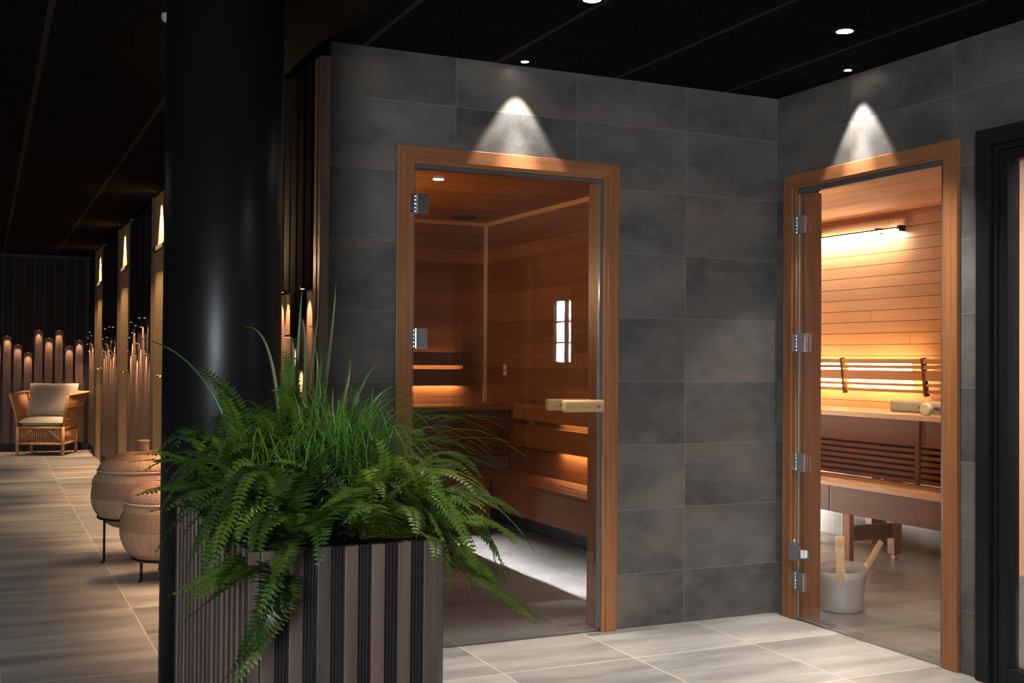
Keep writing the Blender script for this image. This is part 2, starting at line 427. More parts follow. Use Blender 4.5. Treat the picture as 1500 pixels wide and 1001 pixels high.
# slatted walls: boards of two heights with a tiny spot under each upper board
def slat_wall(name, label, ax, face, a0, a1, hs, sgn=1, battens=False, z0=.1, spots=True, gap0=.02):
    """ax: axis the wall runs along; face: coordinate of the outer face; depth grows by sgn."""
    root = struct(empty(name, (0, 0, 0)), label, 'wall')
    def bx(m, s0, s1, d0, d1, zz0, zz1):
        lo, hi = sorted((face + sgn * d0, face + sgn * d1))
        if ax == 1: m.box(lo, hi, s0, s1, zz0, zz1)
        else: m.box(s0, s1, lo, hi, zz0, zz1)
    back, lowb, upb, bat = MB(), MB(), MB(), MB()
    bx(back, a0, a1, .058, .08, 0, HC)
    P, W = .124, .094
    n = int((a1 - a0 + .03) / P)
    for k in range(n):
        s0 = a0 + gap0 + k * P; h = hs[k % len(hs)]
        bx(lowb, s0, s0 + W, .012, .058, z0, h); bx(upb, s0, s0 + W, 0, .058, h, HC - .05)
        if battens and s0 + P - .008 < a1: bx(bat, s0 + W + .008, s0 + P - .008, .044, .058, z0, .93)
        if spots:
            c = s0 + W / 2; q = face - sgn * .020
            m = MB(); bx(m, c - .010, c + .010, -.030, .0, h + .002, h + .011)
            sl = m.build('spotlight', M['blackmetal'], root)
            m = MB(); bx(m, c - .007, c + .007, -.027, -.013, h - .001, h + .0018); m.build('lens', M['slatled'], sl)
            lamp('SPOT', 'slat_beam', (q, c, h - .004) if ax == 1 else (c, q, h - .004), SLATW * (2.0 if ax == 0 else 5.5), (1.0, .60, .33), .004, parent=root, spot_size=R(74), spot_blend=1.0)
    back.build('backing', M['flute_y'] if ax == 1 else M['flute_x'], root)
    lowb.build('brown_boards', M['board'], root, .002)
    upb.build('black_boards', M['flute_y'] if ax == 1 else M['flute_x'], root, .002)
    if battens: bat.build('battens', M['board'], root)
    return root
SLATW = 5.0
pat = [1.54, 1.40, 1.24, 1.34, 1.56, 1.30, 1.48, 1.25, 1.58, 1.40]
near = slat_wall('wall_corridor_corner', 'dark slatted wall at the tiled corner with four glowing boards', 1, XC, 4.665, 8.75, [1.54, 1.238, 1.338, 1.544] + pat)
MB().box(XC + .002, XC + .04, 4.600, 4.645, .0, 2.50).build('corner_board', M['corner'], near, .002)
MB().box(XC + .005, 1.285, 4.556, 4.596, .0, 2.50).build('corner_board', M['corner'], near, .002)
MB().box(XC + .05, 1.285, 4.60, 4.69, 0, HC).build('corner_post', M['dark'], near)
slat_wall('wall_corridor_middle', 'slatted wall between the second and third oak doors of the corridor', 1, XC, 9.76, 11.32, [1.27, 1.57, 1.30, 1.50, 1.58, 1.36, 1.52, 1.26, 1.46, 1.56, 1.42, 1.3])
slat_wall('wall_corridor_rear', 'slatted wall between the two farthest oak doors of the corridor', 1, XC, 12.36, 14.0, [1.27, 1.55, 1.40, 1.30, 1.56, 1.27, 1.45, 1.38, 1.55, 1.3, 1.44, 1.27, 1.5])
slat_wall('wall_corridor_end', 'slatted wall corner between the last oak door and the rattan chair', 1, XC, 15.0, YE, [1.27, 1.5, 1.4, 1.55, 1.3, 1.48, 1.4])
slat_wall('wall_rear', 'dark slatted wall behind the rattan armchair with scattered small spots', 0, YE, -1.05, XC, [1.40, 1.50, 1.30, 1.44, 1.28, 1.52, 1.36, 1.58, 1.30, 1.38, 1.495, 1.385, 1.285, 1.575, 1.475, 1.575, 1.375, 1.45], 1, True, .11, True, .03)
struct(MB().box(-4.5, 1.3, YE + .05, YE + .08, 0, HC).build('wall_rear_backing', M['dark']), 'black wall behind the rear slats', 'wall')
# body of the building behind the slats
struct(MB().box(XC + .08, 1.325, 4.60, 16.1, 0, HC).build('wall_corridor_core', M['dark']), 'black wall core behind the corridor slats', 'wall')

# oak corridor doors in shallow niches
def oak_door(n, y0, y1, label):
    d = struct(empty('door_%d' % n, (XC, (y0 + y1) / 2, 0)), label, 'door')
    MB().box(1.266, 1.30, y0 + .03, y1 - .03, .01, 2.10).build('leaf', M['oak'], d, .002)
    j = MB().box(XC, 1.32, y1 - .03, y1 - .001, 0, HC).box(XC, 1.32, y0 + .001, y0 + .03, 0, HC)
    j.build('jamb', M['jambdark'], d, .002)
    MB().box(1.246, 1.30, y0 + .03, y1 - .03, 2.105, 2.14).build('lintel', M['board'], d, .002)
    MB().box(1.266, 1.30, y0 + .03, y1 - .03, 2.14, HC - .001).build('transom_panel', M['oak'], d)
    h = MB().tube([(1.266, y0 + .36, 1.09), (1.215, y0 + .36, 1.09)], .009, 10)
    h.tube([(1.222, y0 + .36, 1.09), (1.212, y0 + .36, 1.09)], .016, 14).tube([(1.266, y0 + .36, 1.09), (1.26, y0 + .36, 1.09)], .025, 14)
    h.build('handle', M['brass'], d)
    lt = MB().lathe([(.016, HC - .006), (.016, HC - .001)], 1.208, (y0 + y1) / 2 + .1, 16).build('downlight_lens', M['gasket'], d)
    lamp('SPOT', 'door_spot', (1.208, (y0 + y1) / 2 + .1, HC - .012), 300, (1, .72, .42), .015, to=(1.208, (y0 + y1) / 2 + .1, 0), parent=d, spot_size=R(60), spot_blend=.75)
oak_door(4, 8.75, 9.76, 'pale oak corridor door nearest the black column, beside the large basket')
oak_door(5, 11.32, 12.36, 'middle pale oak corridor door with brass knob, between two slatted walls')
oak_door(6, 14.0, 15.0, 'farthest pale oak corridor door, beside the rattan armchair')

col = MB().lathe([(.165, 0), (.165, HC)], .617, 3.285, 64).build('column', M['columnpaint'])
struct(col, 'round glossy black steel column behind the planter', 'column')

# ------------------------------------------------------------------ sauna rooms
def wallb(name, b, mat, label): return struct(MB().box(*b).build(name, mat), label, 'wall')
wallb('wall_sauna_right', (3.66, 3.68, 4.69, 8.42, .0, 2.34), M['clad1y'], 'reddish boarded side wall inside the sauna behind the wide glass door')
wallb('wall_sauna_rear', (1.33, 3.66, 8.36, 8.42, 0, 2.34), M['clad1x'], 'dark boarded rear wall inside the sauna behind the wide glass door')
wallb('wall_sauna_left', (1.33, 1.35, 4.70, 8.36, 0, 2.34), M['clad1y'], 'boarded hidden side wall of the first sauna')
struct(MB().box(1.33, 3.68, 4.69, 8.42, 2.34, 2.40).build('ceiling_sauna', M['ceil1']), 'brown boarded ceiling inside the sauna behind the wide glass door', 'ceiling')
t = MB().box(3.635, 3.66, 4.70, 8.36, 2.31, 2.34)
struct(t.build('trim_1', M['handle_y']), 'wooden edge strip between sauna ceiling and side wall', 'trim')
struct(MB().box(1.35, 3.635, 8.335, 8.36, 2.315, 2.34).build('trim_2', M['handle']), 'wooden edge strip between sauna ceiling and rear wall', 'trim')
struct(MB().box(3.637, 3.66, 8.337, 8.36, .90, 2.31).build('trim_3', M['handle']), 'upright wooden strip in the rear corner of the sauna', 'trim')
struct(MB().box(3.64, 3.66, 4.70, 8.36, 0, .16).build('baseboard_sauna', M['plinth']), 'grey tile skirting under the floating sauna bench', 'baseboard')

wallb('wall_cedar_rear', (5.63, 5.70, 3.36, 8.0, 0, 2.275), M['clad2y'], 'lit cedar boarded wall inside the sauna behind the narrow glass door')
wallb('wall_cedar_end', (3.74, 5.63, 7.9, 8.0, 0, 2.275), M['clad2x'], 'hidden cedar end wall of the second sauna')
wallb('wall_cedar_left', (3.70, 3.74, 4.60, 8.0, 0, 2.275), M['clad2y'], 'hidden cedar wall between the two saunas')
wallb('wall_cedar_near', (3.70, 5.63, 3.33, 3.37, 0, 2.275), M['clad2x'], 'hidden cedar wall beside the narrow door')
struct(MB().box(3.70, 5.70, 3.33, 8.0, 2.275, 2.33).build('ceiling_cedar', M['ceil2']), 'glowing cedar ceiling inside the sauna behind the narrow glass door', 'ceiling')
struct(MB().box(5.605, 5.63, 3.37, 7.9, 2.235, 2.275).build('trim_4', M['cedar']), 'cedar edge strip between ceiling and rear wall', 'trim')
struct(MB().box(5.61, 5.63, 3.37, 7.9, 0, .2).build('baseboard_cedar', M['plinth']), 'grey tile skirting below the cedar wall', 'baseboard')

# lounge behind the black framed door
struct(MB().box(3.70, 6.6, 3.27, 3.33, 0, HC).build('wall_lounge_side', M['peach']), 'peach plastered wall seen through the black framed door', 'wall')
struct(MB().box(3.72, 6.5, 3.245, 3.27, 0, .40).build('baseboard_lounge', M['greengrey']), 'grey green tile plinth below the peach wall', 'baseboard')
w = MB().box(6.5, 6.6, -4.5, -3.62, 0, HC).box(6.5, 6.6, -3.10, 3.27, 0, HC).box(6.5, 6.6, -3.62, -3.10, 0, 1.2).box(6.5, 6.6, -3.62, -3.10, 2.0, HC)
struct(w.build('wall_lounge_far', M['loungewall']), 'far wall of the lounge, mirrored in the glass sauna door', 'wall')
wn = struct(MB().box(6.56, 6.57, -3.62, -3.10, 1.2, 2.0).build('window_1', M['sky']), 'bright barred window of the lounge mirrored in the wide glass door', 'window')
f = MB()
for y in (-3.61, -3.28, -3.11): f.box(6.5, 6.55, y - .018, y + .018, 1.2, 2.0)
for z in (1.21, 1.46, 1.72, 1.99): f.box(6.5, 6.55, -3.62, -3.10, z - .009, z + .009)
f.build('window_frame', M['blackmetal'], wn)

# ------------------------------------------------------------------ glass doors
def hinge(parent, plane, ax, c, z, w, h, mat):
    """Glass hinge: plate on the jamb, knuckle, plate on the glass."""
    m = MB()
    def b(s0, s1, d0, d1, z0, z1):
        if ax == 0: m.box(s0, s1, plane + d0, plane + d1, z0, z1)
        else: m.box(plane + d0, plane + d1, s0, s1, z0, z1)
    sg = 1 if ax == 0 else -1
    def rg(a, b_): return sorted((c + sg * a, c + sg * b_))
    a = rg(-.026, -.006); b(a[0], a[1], -.012, .0, z - h / 2, z + h / 2)
    a = rg(.006, w); b(a[0], a[1], -.012, .0, z - h / 2 - .002, z + h / 2 + .002)
    k = 5
    for i in range(k):
        z0 = z - h / 2 + h * i / k
        p = (c, plane - .007, z0 + .001) if ax == 0 else (plane - .007, c, z0 + .001)
        q = (p[0], p[1], z0 + h / k - .001)
        m.tube([p, q], .0085, 12)
    return m.build('hinge', mat, parent, .0015)

# door 1, in the front wall
Y1 = 4.548
d1 = tag(empty('door_1', (2.12, YA, 0)), 'wide glass sauna door in a reddish wooden frame beside the planter', 'door', None, 'structure')
def casing(m, o): return m
m = MB().prism([(1.577, 0), (1.638, 0), (1.638, 2.098), (1.577, 2.158)], 1, Y1, YA); m.build('casing', M['casing'], d1, .002)
m = MB().prism([(2.664, 0), (2.606, 0), (2.606, 2.098), (2.664, 2.158)], 1, Y1, YA); m.build('casing', M['casing'], d1, .002)
m = MB().prism([(1.577, 2.158), (1.638, 2.098), (2.606, 2.098), (2.664, 2.158)], 1, Y1, YA); m.build('casing', M['casing_x'], d1, .002)
MB().box(1.60, 1.655, Y1 + .006, 4.70, 0, 2.135).build('jamb', M['casing'], d1, .002)
MB().box(2.585, 2.64, Y1 + .006, 4.70, 0, 2.135).build('jamb', M['casing'], d1, .002)
MB().box(1.655, 2.585, Y1 + .006, 4.70, 2.082, 2.135).build('jamb', M['casing_x'], d1, .002)
MB().box(1.656, 2.584, Y1 + .012, Y1 + .03, 2.066, 2.081).box(2.570, 2.584, Y1 + .012, Y1 + .03, .02, 2.066).build('seal', M['gasket'], d1, .001)
g = MB().box(1.663, 2.568, Y1 + .014, Y1 + .024, .012, 2.064).build('glass_pane', M['glass'], d1, mats=[M['glass'], M['glassedge']]); edge_slot(g, 1)
for z in (1.912, 1.335, .754): hinge(d1, Y1 + .013, 0, 1.659, z, .06, .082, M['steel'])
h = MB().box(2.352, 2.566, Y1 - .055, Y1 - .022, 1.012, 1.068).build('handle', M['handle'], d1, .012, 3, label='pale wooden outer pull bar')
MB().tube([(2.395, Y1 - .024, 1.04), (2.395, Y1 + .06, 1.04)], .008, 12).tube([(2.535, Y1 - .024, 1.04), (2.535, Y1 + .06, 1.04)], .008, 12).build('standoff', M['steel'], h)
MB().box(2.51, 2.535, Y1 - .0565, Y1 - .0548, 1.034, 1.043).build('badge', M['steel'], h)
MB().box(2.325, 2.555, Y1 + .055, Y1 + .088, 1.015, 1.07).build('handle', M['handle'], d1, .012, 3, label='pale wooden inner pull bar behind the glass')
MB().box(2.568, 2.586, Y1 + .03, Y1 + .052, .312, .348).build('strike_plate', M['steel'], d1, .001)

# door 2, in the right wall
X2 = 3.565
d2 = tag(empty('door_2', (XB, 3.95, 0)), 'narrow glass sauna door in an orange wooden frame with a pail behind it', 'door', None, 'structure')
MB().prism([(4.497, 0), (4.430, 0), (4.430, 2.100), (4.497, 2.160)], 0, X2, XB).build('casing', M['casing'], d2, .002)
MB().prism([(3.393, 0), (3.468, 0), (3.468, 2.100), (3.393, 2.160)], 0, X2, XB).build('casing', M['casing'], d2, .002)
MB().prism([(4.497, 2.160), (4.430, 2.100), (3.468, 2.100), (3.393, 2.160)], 0, X2, XB).build('casing', M['casing_y'], d2, .002)
MB().box(X2 + .006, 3.712, 4.405, 4.455, 0, 2.135).box(X2 + .045, 3.712, 4.385, 4.405, 0, 2.075).build('jamb', M['casing'], d2, .002)
MB().box(X2 + .006, 3.712, 3.44, 3.478, 0, 2.135).build('jamb', M['casing'], d2, .002)
MB().box(X2 + .006, 3.712, 3.478, 4.405, 2.088, 2.135).build('jamb', M['casing_y'], d2, .002)
MB().box(X2 + .012, X2 + .03, 3.479, 4.404, 2.066, 2.087).box(X2 + .012, X2 + .03, 3.479, 3.489, .02, 2.066).build('seal', M['gasket'], d2, .001)
g = MB().box(X2 + .014, X2 + .024, 3.490, 4.395, .012, 2.064).build('glass_pane', M['glass'], d2, mats=[M['glass'], M['glassedge']]); edge_slot(g, 0)
for z in (1.912, 1.340, .764, .190): hinge(d2, X2 + .013, 1, 4.40, z, .062, .086, M['steel'])
m = MB().prism([(4.435, .29), (4.435, .378), (4.40, .378), (4.345, .345), (4.345, .305), (4.395, .285)], 0, X2 - .008, X2 + .012)
m.box(X2 + .0125, X2 + .0138, 4.31, 4.35, .295, .345)
m.tube([(X2 - .002, 4.40, .375), (X2 - .002, 4.40, .389)], .006, 10); m.build('door_closer', M['steel'], d2, .003)
h = MB().box(X2 + .060, X2 + .095, 3.505, 3.835, 1.030, 1.084).build('handle', M['handle_y'], d2, .012, 3, label='pale wooden inner pull bar behind the glass')
MB().box(X2 + .0585, X2 + .0602, 3.63, 3.66, 1.053, 1.062).build('badge', M['steel'], h)
MB().tube([(X2 + .062, 3.53, 1.055), (X2 - .012, 3.53, 1.055)], .009, 12).build('standoff', M['steel'], h)
MB().tube([(X2 - .012, 3.53, 1.055), (X2 - .038, 3.53, 1.055)], .027, 28).build('knob', M['handle_y'], d2, .005, label='round pale wooden outer knob')
MB().box(X2 + .03, X2 + .05, 3.476, 3.488, .31, .36).build('strike_plate', M['steel'], d2, .001)

# door 3, black frame
d3 = tag(empty('door_3', (XB, 2.6, 0)), 'black framed glazed door at the right edge, peach wall behind', 'door', None, 'structure')
def jambs(m, xa, xb, ya, yb, zt, w):
    m.box(xa, xb, ya - w, ya, 0, zt); m.box(xa, xb, yb, yb + w, 0, zt); m.box(xa, xb, yb + w, ya - w, zt - w, zt); return m
jambs(MB(), 3.555, XB + .001, 3.291, .30, 2.17, .066).build('casing', M['blackmetal'], d3, .004)
jambs(MB(), 3.575, 3.70, 3.225, .366, 2.104, .022).build('jamb', M['blackmetal'], d3, .003)
m = jambs(MB(), 3.582, 3.640, 3.202, .388, 2.08, .044); m.box(3.582, 3.64, .432, 3.158, .015, .075).box(3.582, 3.64, 1.70, 1.75, .075, 2.038).build('sash', M['blackmetal'], d3, .004)
for ya, yb in ((1.748, 3.160), (.43, 1.702)):
    g = MB().box(3.606, 3.614, ya, yb, .073, 2.040).build('glass_pane', M['glass'], d3, mats=[M['glass'], M['glassedge']]); edge_slot(g, 0)
MB().box(3.56, 3.70, .39, 3.20, .0, .012).build('threshold', M['steel'], d3, .002)

# ------------------------------------------------------------------ sauna 1 furniture
b = empty('sauna_bench', (3.46, 6.5, 0), 'low floating bench along the right wall of the dim sauna', 'bench')
m = MB()
for k in range(4): m.box(3.272 + k * .095, 3.358 + k * .095, 4.78, 7.365, .386, .414)
m.build('seat_slats', M['bench1'], b, .004)
MB().box(3.278, 3.30, 4.78, 7.365, .19, .385).build('skirt', M['bench1'], b, .003)
m = MB()
for y in (5.0, 6.1, 7.2): MB().box(3.30, 3.638, y, y + .05, .30, .385).build('bracket', M['cedar_d'], b)
b = empty('sauna_bench', (2.3, 7.6, 0), 'low bench along the dark rear wall of the dim sauna', 'bench')
m = MB()
for k in range(4): m.box(1.36, 3.655, 7.37 + k * .12, 7.475 + k * .12, .386, .414)
m.build('seat_slats', M['bench1x'], b, .004)
MB().box(1.36, 3.274, 7.376, 7.40, .10, .385).build('skirt', M['bench1x'], b, .003)
m = MB()
for x in (1.5, 2.3, 3.1): MB().box(x, x + .06, 7.405, 7.45, 0, .385).build('leg', M['cedar_d'], b)
b = empty('sauna_bench', (2.5, 8.1, 0), 'high bench below the glowing backrest on the rear sauna wall', 'bench')
m = MB()
for k in range(4): m.box(1.36, 3.655, 7.855 + k * .118, 7.96 + k * .118, .86, .89)
m.build('seat_slats', M['bench1x'], b, .004)
m = MB()
for z0, z1 in ((.66, .855), (.52, .65), (.42, .51)): m.box(1.36, 3.655, 7.90, 7.925, z0, z1)
m.build('riser', M['cedar_d'], b, .003)
m = MB()
for x in (1.5, 2.5, 3.55): MB().box(x, x + .06, 7.93, 7.99, 0, .858).build('leg', M['cedar_d'], b)
b = empty('sauna_bench', (1.6, 6.0, 0), 'added unseen bench along the left wall of the dim sauna', 'bench')  # added out of view; its edge cuts the strip light on the floor
MB().box(1.352, 2.02, 5.25, 7.34, .515, .55).build('seat', M['bench1'], b, .004)
MB().box(1.99, 2.012, 5.25, 7.34, .10, .515).build('skirt', M['bench1'], b, .003)
m = MB()
for y in (5.4, 7.2): MB().box(1.92, 1.985, y, y + .06, 0, .515).build('leg', M['cedar_d'], b)

b = empty('mounted_backrest', (3.61, 6.3, .6), 'two board backrest with warm light slits on the right sauna wall', 'backrest')
MB().box(3.60, 3.622, 4.9, 7.70, .803, .925).build('board', M['bench1'], b, .004)
MB().box(3.60, 3.622, 4.9, 7.70, .605, .765).build('board', M['bench1'], b, .004)
m = MB()
for y in (5.2, 6.2, 7.45): MB().box(3.622, 3.659, y, y + .04, .63, .91).build('spacer', M['cedar_d'], b)
MB().box(3.624, 3.632, 4.95, 7.0, .806, .816).build('light_strip', M['led_dim'], b)
MB().box(3.624, 3.634, 4.95, 7.0, .618, .626).build('light_strip', M['led'], b)
b = empty('mounted_backrest', (2.5, 8.3, 1.04), 'two board backrest with warm light slits on the rear sauna wall', 'backrest')
MB().box(1.5, 3.50, 8.29, 8.312, 1.195, 1.30).build('board', M['cedar_d'], b, .004)
MB().box(1.5, 3.50, 8.29, 8.312, 1.035, 1.168).build('board', M['cedar_d'], b, .004)
m = MB()
for x in (1.6, 2.6, 3.44): MB().box(x, x + .04, 8.312, 8.359, 1.05, 1.29).build('spacer', M['cedar_d'], b)
MB().box(1.55, 3.48, 8.314, 8.322, 1.200, 1.212).build('light_strip', M['led_dim'], b)
MB().box(1.55, 3.42, 8.314, 8.324, 1.046, 1.054).build('light_strip', M['led'], b)
v = MB().lathe([(.085, 2.325), (.085, 2.339)], 3.32, 8.02, 28)
tag(v.build('air_vent', M['vent'], None, .003), 'round black air vent in the brown sauna ceiling', 'vent')
sg = MB().box(3.655, 3.6595, 7.955, 8.005, 1.125, 1.205).build('sign', M['white'])
tag(sg, 'small white notice with a red stripe on the dim sauna wall', 'sign')
MB().box(3.6535, 3.655, 7.957, 8.003, 1.155, 1.170).build('red_stripe', M['red'], sg)
dl = empty('sauna_downlight', (2.48, 6.40, 2.33), 'small white downlight in the brown sauna ceiling', 'ceiling light')
MB().lathe([(.034, 2.336), (.04, 2.3395)], 2.48, 6.40, 28).build('trim_ring', M['steel'], dl)
MB().lathe([(.033, 2.3345), (.033, 2.3358)], 2.48, 6.40, 28).build('lens', M['lens_cool'], dl)

# ------------------------------------------------------------------ sauna 2 furniture
b = empty('sauna_bench', (5.35, 5.6, 0), 'high cedar bench with slatted front in the bright sauna', 'bench')
m = MB()
for k in range(5): m.box(5.12 + k * .099, 5.21 + k * .099, 3.40, 7.86, .895, .926)
m.build('seat_slats', M['cedar_lit'], b, .004)
m = MB().box(5.150, 5.170, 3.40, 7.86, .735, .893)
for k in range(6): m.box(5.150, 5.170, 3.40, 7.86, .512 + k * .037, .512 + k * .037 + .023)
m.build('front_slats', M['cedar_d'], b, .002)
m = MB()
for y in (3.6, 5.20, 6.6): MB().box(5.138, 5.150, y - .018, y + .018, .505, .893).build('front_post', M['cedar_d'], b, .002)
for y in (3.7, 5.0, 6.0, 7.0): MB().box(5.52, 5.60, y, y + .06, 0, .893).build('leg', M['cedar_v'], b, .003)
MB().box(5.19, 5.20, 3.40, 7.86, .505, .893).build('backing', M['dark'], b)
b = empty('sauna_bench', (5.0, 5.5, 0), 'low cedar bench on castor legs in the bright sauna', 'bench')
m = MB()
for k in range(4): m.box(4.80 + k * .098, 4.886 + k * .098, 3.40, 7.86, .476, .503)
m.build('seat_slats', M['cedar_lit'], b, .004)
MB().box(4.812, 4.835, 3.40, 5.60, .315, .475).build('skirt', M['cedar_d'], b, .003)
MB().box(4.812, 4.835, 5.61, 7.86, .315, .475).build('skirt', M['cedar_d'], b, .003)
for y in (4.62, 5.485, 6.9):
    MB().box(4.838, 4.873, y - .035, y + .035, .0, .475).build('leg', M['cedar_v'], b, .003)
    l = MB().prism([(5.205, .04), (5.262, .04), (5.275, .475), (5.195, .475)], 1, y - .03, y + .03).build('leg', M['cedar_v'], b, .003)
    MB().tube([(5.222, y, .017), (5.246, y, .017)], .017, 16).build('castor', M['steel'], l)
    MB().box(4.873, 5.21, y - .012, y + .012, .14, .235).build('stretcher', M['cedar_d'], b, .002)
b = empty('mounted_backrest', (5.5, 6.0, 1.05), 'slatted cedar backrest glowing with light strips in the bright sauna', 'backrest')
for z0, z1, x in ((1.240, 1.272, 5.475), (1.206, 1.230, 5.480), (1.130, 1.196, 5.49), (1.092, 1.110, 5.50), (1.048, 1.070, 5.51)):
    MB().box(x, x + .02, 3.5, 7.7, z0, z1).build('slat', M['cedar_lit'], b, .003)
for y in (5.50, 6.26, 7.2): MB().bar((5.515, y, 1.03), (5.485, y, 1.28), .022, .03).build('bracket', M['cedar_d'], b)
for y in (5.50, 6.26, 7.2): MB().box(5.51, 5.629, y - .01, y + .01, 1.14, 1.16).build('arm', M['cedar_d'], b)
for ya, yb in ((5.63, 6.225), (6.29, 7.6)):
    for z, x, mt in ((1.235, 5.512, 'led_dim'), (1.201, 5.512, 'led'), (1.120, 5.522, 'led'), (1.081, 5.53, 'led_dim')):
        MB().box(x, x + .006, ya, yb, z - .006, z + .006).build('light_strip', M[mt], b)
b = empty('wall_lamp', (5.60, 6.6, 2.14), 'long thin bright lamp bar high on the cedar wall', 'wall lamp')
MB().box(5.548, 5.590, 5.825, 7.7, 2.150, 2.162).build('housing', M['blackmetal'], b, .002)
MB().box(5.552, 5.585, 5.83, 7.68, 2.140, 2.1495).build('diffuser', M['led_bar'], b)
for y in (5.82, 6.03, 7.3): MB().box(5.575, 5.629, y - .012, y + .012, 2.136, 2.176).build('bracket', M['blackmetal'], b, .002)

# pail and ladle
pb = empty('pail', (3.934, 4.496, 0), 'matt aluminium pail with bent wooden strap on the sauna floor', 'pail')
rim = lambda r, z, w: (r, z + (.012 * math.cos(w - .35) * (z / .2) if z > .1 else 0))
prof = [(.0, .002), (.104, .002), (.109, .008), (.113, .05), (.118, .11), (.126, .17), (.133, .212), (.130, .2125), (.122, .168), (.114, .11), (.109, .05), (.105, .014), (.0, .012)]
MB().lathe(prof, 3.934, 4.496, 56, (False, False), rim).build('body', M['alu'], pb)
dr = Vector((-.66, -.75, 0)).normalized(); ct = Vector((3.934, 4.496, 0)); sd = Vector((-dr.y, dr.x, 0))
arc = []
for i in range(25):
    a = -.22 + (math.pi + .44) * i / 24
    arc.append(ct + dr * (.1385 * math.cos(a)) + Vector((0, 0, .205 + .160 * math.sin(a))) - sd * .004 * math.sin(a))
m = MB()
pts, fc = [], []
for i, p in enumerate(arc):
    t = (arc[min(i + 1, 24)] - arc[max(i - 1, 0)]).normalized(); nn = t.cross(sd).normalized()
    for a_, b_ in ((-1, -1), (1, -1), (1, 1), (-1, 1)): pts.append(p + sd * a_ * .021 + nn * b_ * .0025)
for i in range(24):
    for k in range(4): fc.append((i * 4 + k, i * 4 + (k + 1) % 4, i * 4 + 4 + (k + 1) % 4, i * 4 + 4 + k))
fc += [(0, 1, 2, 3), (99, 98, 97, 96)]
m.poly(pts, fc); st = m.build('strap', M['birch'], pb, .001)
p = ct + dr * .135 + Vector((0, 0, .182)); MB().tube([p, p + dr * .010], [.008, .006], 14).build('rivet', M['birch'], st)
ld = empty('ladle', (4.02, 4.50, .02), 'square wooden ladle handle leaning out of the pail', 'ladle')
MB().bar((4.022, 4.503, .085), (4.205, 4.500, .325), .022, .022).build('handle', M['birch'], ld, .003)
MB().lathe([(.0, .032), (.028, .035), (.038, .055), (.040, .08), (.037, .08), (.034, .056), (.0, .042)], 4.005, 4.503, 24, (False, False)).build('bowl', M['alu'], ld)

# ------------------------------------------------------------------ planter
pl = empty('planter', (.664, 2.635, 0), 'tall planter box clad in dark brown vertical slats, full of ferns', 'planter')
ZT = .876
MB().box(.487, .842, 2.204, 3.066, 0, ZT - .03).build('box', M['flute_x'], pl)
m = MB()
for k in range(6):
    x = .488 + .0555 * k + .029; m.box(x, x + .0255, 2.185, 2.204, 0, ZT)
m.build('black_strips', M['flute_x'], pl)
m = MB()
for k in range(16):
    y = 2.2015 + .0545 * k + .028; m.box(.4685, .487, y, y + .025, 0, ZT)
    m.box(.842, .8535, y, y + .025, 0, ZT)
m.build('black_strips', M['flute_y'], pl)
for k in range(7): x = .488 + .0555 * k; MB().box(x, x + .028, 2.18, 2.203, 0, ZT).build('slat', M['slat'], pl, .002)
for k in range(17):
    y = 2.1815 + .0545 * k if k else 2.1815
    MB().box(.4634, .4865, y, y + .027, 0, ZT).build('slat', M['slat'], pl, .002)
    MB().box(.8425, .8656, y, y + .027, 0, ZT).build('slat', M['slat'], pl, .002)
for k in range(7): x = .488 + .0555 * k; MB().box(x, x + .028, 3.067, 3.09, 0, ZT).build('slat', M['slat'], pl, .002)
MB().box(.4865, .8425, 2.2035, 3.067, ZT - .03, ZT - .022).build('soil', M['soil'], pl)
